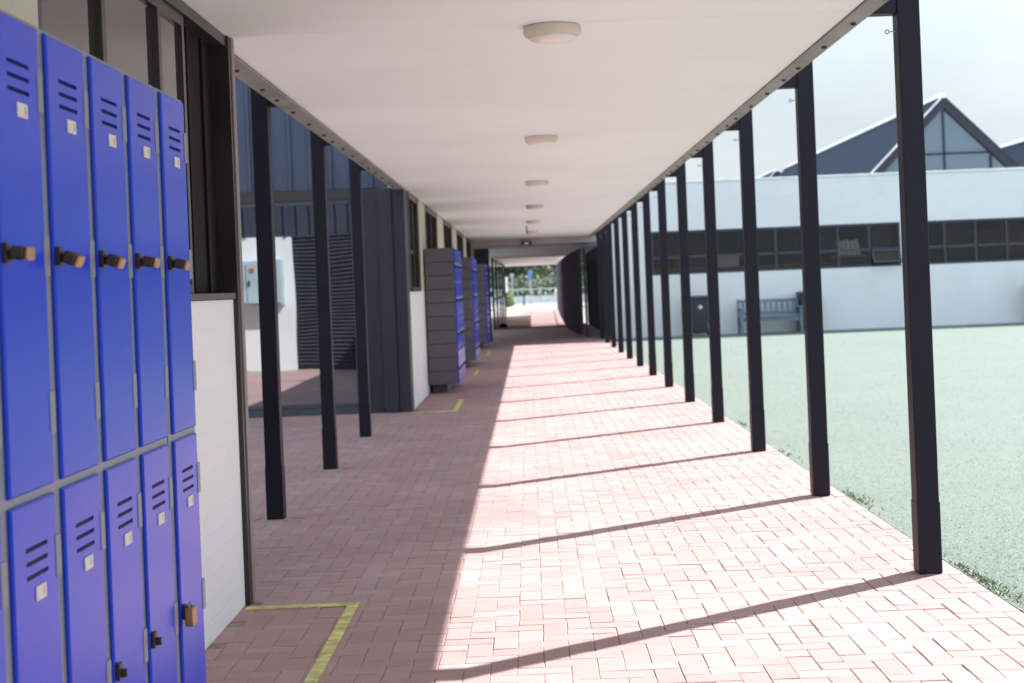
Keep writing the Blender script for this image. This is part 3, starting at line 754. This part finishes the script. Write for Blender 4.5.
# bench and bins by the hall
be = thing('park_bench', (5.98, HY-.55, -.006), 'weathered blue grey slatted bench against the white hall wall', 'bench')
for s in (-1, 1):
    MB().prism([(.22, 0), (.28, 0), (.33, .86), (.27, .86), (.235, .46)], 'x', s*.74-.035, s*.74+.035).build('leg', M['bench'], be, bevel=.006)
    MB().box(s*.74-.035, s*.74+.035, -.27, -.21, 0, .62).build('leg', M['bench'], be, bevel=.006)
    MB().box(s*.74-.045, s*.74+.045, -.30, .27, .621, .655).build('armrest', M['bench'], be, bevel=.008)
    MB().box(s*.73-.03, s*.73+.03, -.20, .21, .36, .415).build('side_rail', M['bench'], be)
st_ = MB()
for i in range(5): st_.box(-.70, .70, -.29+i*.10, -.205+i*.10, .417, .445)
st_.build('seat', M['bench'], be, bevel=.004)
MB().box(-.70, .70, -.245, -.215, .31, .405).build('front_rail', M['bench'], be)
bk = MB().box(-.704, .704, .262, .298, .77, .85).box(-.704, .704, .235, .268, .47, .54)
bk.build('back_rail', M['bench'], be, bevel=.004)
bs = MB()
for i in range(10): bs.prism([(.242, .541), (.262, .541), (.288, .769), (.268, .769)], 'x', -.66+i*.14, -.66+i*.14+.075)
bs.build('backrest', M['bench'], be)
def make_bin():
    t = thing('wheelie_bin', (0, 0, 0), 'x', 'bin', 'wheelie bins by the hall wall')
    vs = [(-.17, -.19, .06), (.17, -.19, .06), (.17, .17, .06), (-.17, .17, .06), (-.23, -.24, .93), (.23, -.24, .93), (.23, .24, .93), (-.23, .24, .93)]
    MB().add(vs, [(0,3,2,1),(4,5,6,7),(0,1,5,4),(1,2,6,5),(2,3,7,6),(3,0,4,7)]).build('body', M['bin'], t, bevel=.02)
    MB().prism([(-.27, .932), (-.27, .965), (-.05, 1.01), (.25, .99), (.27, .932)], 'x', -.255, .255).build('lid', M['bin'], t, bevel=.015)
    MB().tube((-.2, .29, .93), (.2, .29, .93), .016).build('handle', M['bin'], t)
    for s in (-1, 1): MB().tube((s*.19, .17, .10), (s*.235, .17, .10), .10, n=20).build('wheel', M['bolt'], t)
    return t
bn = make_bin()
bn.location = (4.24, HY-.45, -.006); bn['label'] = 'dark wheelie bin with a white diamond mark, left of the bench'
MB().add([(0, -.2335, .66), (.065, -.2365, .725), (0, -.2395, .79), (-.065, -.2365, .725), (0, -.2235, .66), (.065, -.2265, .725), (0, -.2295, .79), (-.065, -.2265, .725)], [(0,1,2,3), (7,6,5,4), (0,4,5,1), (1,5,6,2), (2,6,7,3), (3,7,4,0)]).build('mark', M['binmark'], bn)
b2 = make_bin(); b2.location = (6.98, HY-.32, -.006); b2['label'] = 'dark wheelie bin standing just right of the bench'
b3 = make_bin(); b3.location = (12.78, HY-.45, -.006); b3['label'] = 'dark wheelie bin cut by the right edge of the photo'

# ------------------------------------------------------------------ street at the far end
bo = thing('bollard', (-.38, 104, .05), 'slim dark bollard on the bright pavement at the walkway end', 'bollard')
MB().tube((0, 0, 0), (0, 0, 1.0), .055, n=16).build('post', M['frame'], bo); MB().lathe([(.07, 1.0), (.07, 1.04), (.03, 1.08)], 16).build('cap', M['frame'], bo)
wp = thing('gate_pillar', (-1.75, 107, .05), 'white gate pillar behind the round green bush', 'pillar')
MB().box(-.22, .22, -.22, .22, 0, 1.95).build('shaft', M['trimwhite'], wp, bevel=.01); MB().box(-.27, .27, -.27, .27, 1.951, 2.05).build('cap', M['trimwhite'], wp, bevel=.01)
rl = thing('street_railing', (2, 128, .004), 'pale green railing across the street beyond the walkway', 'railing')
rm = MB()
for z in (.55, 1.15): rm.tube((-9, 0, z), (9, 0, z), .045, n=8)
rm.build('rail', M['green_rail'], rl)
for x in range(-9, 10, 2): MB().box(x-.04, x+.04, -.04, .04, 0, 1.2).build('post', M['green_rail'], rl)
lw = thing('kerb_wall', (2, 133, .004), 'low pale wall behind the green street railing', 'wall')
MB().box(-12, 12, -.15, .15, 0, .5).build('wall', M['trimwhite'], lw); MB().box(-12, 12, -.2, .2, .501, .56).build('coping', M['concrete'], lw)
for k, (x, y, hgt) in enumerate(((-1.35, 122, 2.5), (.12, 124, 2.7))):
    t = thing('street_sign', (x, y, .004), ('pale bare signpost at the street, left of the blue sign', 'blue street sign on a pale post across the street')[k], 'street sign')
    MB().tube((0, 0, 0), (0, 0, hgt), .05, n=10).build('post', M['galv'], t)
    MB().box(-.16, .16, -.07, -.052, hgt-.62 if k else hgt-.3, hgt).build('plate', M['signblue'] if k else M['galv'], t, bevel=.006)

def crown(name, parent, r, zc, hz, nclump, nleaf, leaf, m, seed):
    rg = random.Random(seed); vs = []; fs = []; tone = []
    for c in range(nclump):
        a = rg.random()*6.283; e = rg.uniform(-1, 1); rr = r*(rg.random()**.45)
        k = math.sqrt(max(0, 1-e*e*.85))
        cx, cy, cz = rr*k*math.cos(a), rr*k*math.sin(a), zc+hz*e
        cr_ = r*rg.uniform(.16, .34); tn = rg.uniform(.1, .9)
        for i in range(nleaf):
            p = Vector((rg.gauss(0, .5), rg.gauss(0, .5), rg.gauss(0, .42)))*cr_+Vector((cx, cy, cz))
            n1 = Vector((rg.gauss(0, 1), rg.gauss(0, 1), rg.gauss(0, 1))).normalized(); n2 = n1.orthogonal().normalized(); s = leaf*rg.uniform(.6, 1.3)
            o = len(vs); vs += [p-n1*s, p+n2*s*.5, p+n1*s, p-n2*s*.5]; fs.append((o, o+1, o+2, o+3)); tone.append(min(1, max(0, tn+rg.gauss(0, .15))))
    me = bpy.data.meshes.new(name); me.from_pydata([tuple(v) for v in vs], [], fs)
    at = me.attributes.new('tone', 'FLOAT', 'FACE'); at.data.foreach_set('value', tone); me.materials.append(m)
    o = bpy.data.objects.new(name, me); col.objects.link(o)
    if parent: o.parent = parent
    return o
lm1 = leaf_mat('leaf_dark', (.035, .06, .03), (.10, .15, .075)); lm2 = leaf_mat('leaf_mid', (.06, .10, .045), (.17, .23, .11)); lm3 = leaf_mat('leaf_bright', (.09, .14, .03), (.22, .28, .08))
def tree(x, y, h, r, label, m, seed):
    t = thing('street_tree', (x, y, 0), label, 'tree', 'trees beyond the street')
    rg = random.Random(seed)
    mb = MB().tube((0, 0, 0), (.1, 0, h*.35), h*.03, h*.022).tube((.1, 0, h*.35), (0, .1, h*.75), h*.022, h*.008)
    for i in range(6):
        a = rg.random()*6.283; z = h*rg.uniform(.3, .55); mb.tube((.07, 0, z), (math.cos(a)*r*.7, math.sin(a)*r*.7, z+h*.22), h*.011, h*.004, 8)
    mb.build('trunk', M['bark'], t)
    crown('crown', t, r, h*.62, h*.36, 90, 60, .16*r/2.2, m, seed+1)
for k, (x, y, h, r, lab, m) in enumerate((
    (-5.2, 150, 8, 3.2, 'dark leafy tree beyond the street, left behind the glass screen', lm1),
    (-1.0, 156, 9, 3.3, 'dark tree behind the pale signpost at the walkway end', lm1),
    (2.3, 149, 8, 2.9, 'mid green tree behind the blue street sign', lm2),
    (5.4, 155, 9, 3.2, 'dark tree beyond the street next to the palisade fence', lm1),
    (9.2, 150, 8, 3.0, 'green tree glimpsed between palisade fence and dark wall', lm2),
    (-9.5, 152, 8, 3.2, 'dark tree at the far left beyond the street', lm1))): tree(x, y, h, r, lab, m, 20+k)
hd = crown('hedge', None, 1, 0, 1, 10, 10, .1, lm1, 5); bpy.data.objects.remove(hd)
def hedge():
    rg = random.Random(3); vs = []; fs = []; tone = []
    for i in range(9000):
        p = Vector((rg.uniform(-16, 20), 140+rg.uniform(-.7, .7), rg.uniform(0, 2.3)+.25*math.sin(i*.7))); n1 = Vector((rg.gauss(0, 1), rg.gauss(0, 1), rg.gauss(0, 1))).normalized(); n2 = n1.orthogonal().normalized()
        s = .2*rg.uniform(.6, 1.3); o = len(vs); vs += [tuple(p-n1*s), tuple(p+n2*s*.5), tuple(p+n1*s), tuple(p-n2*s*.5)]; fs.append((o, o+1, o+2, o+3)); tone.append(rg.random())
    me = bpy.data.meshes.new('hedge'); me.from_pydata(vs, [], fs); at = me.attributes.new('tone', 'FLOAT', 'FACE'); at.data.foreach_set('value', tone); me.materials.append(lm1)
    o = bpy.data.objects.new('hedge', me); col.objects.link(o); tag(o, 'long dark hedge under the trees beyond the street', 'hedge')
hedge()
bu = thing('bush', (-1.45, 101, .05), 'round yellow green bush beside the white gate pillar', 'bush')
crown('foliage', bu, .5, .5, .42, 40, 40, .07, lm3, 77)
MB().tube((0, 0, 0), (0, 0, .45), .05, .02).build('stem', M['bark'], bu)
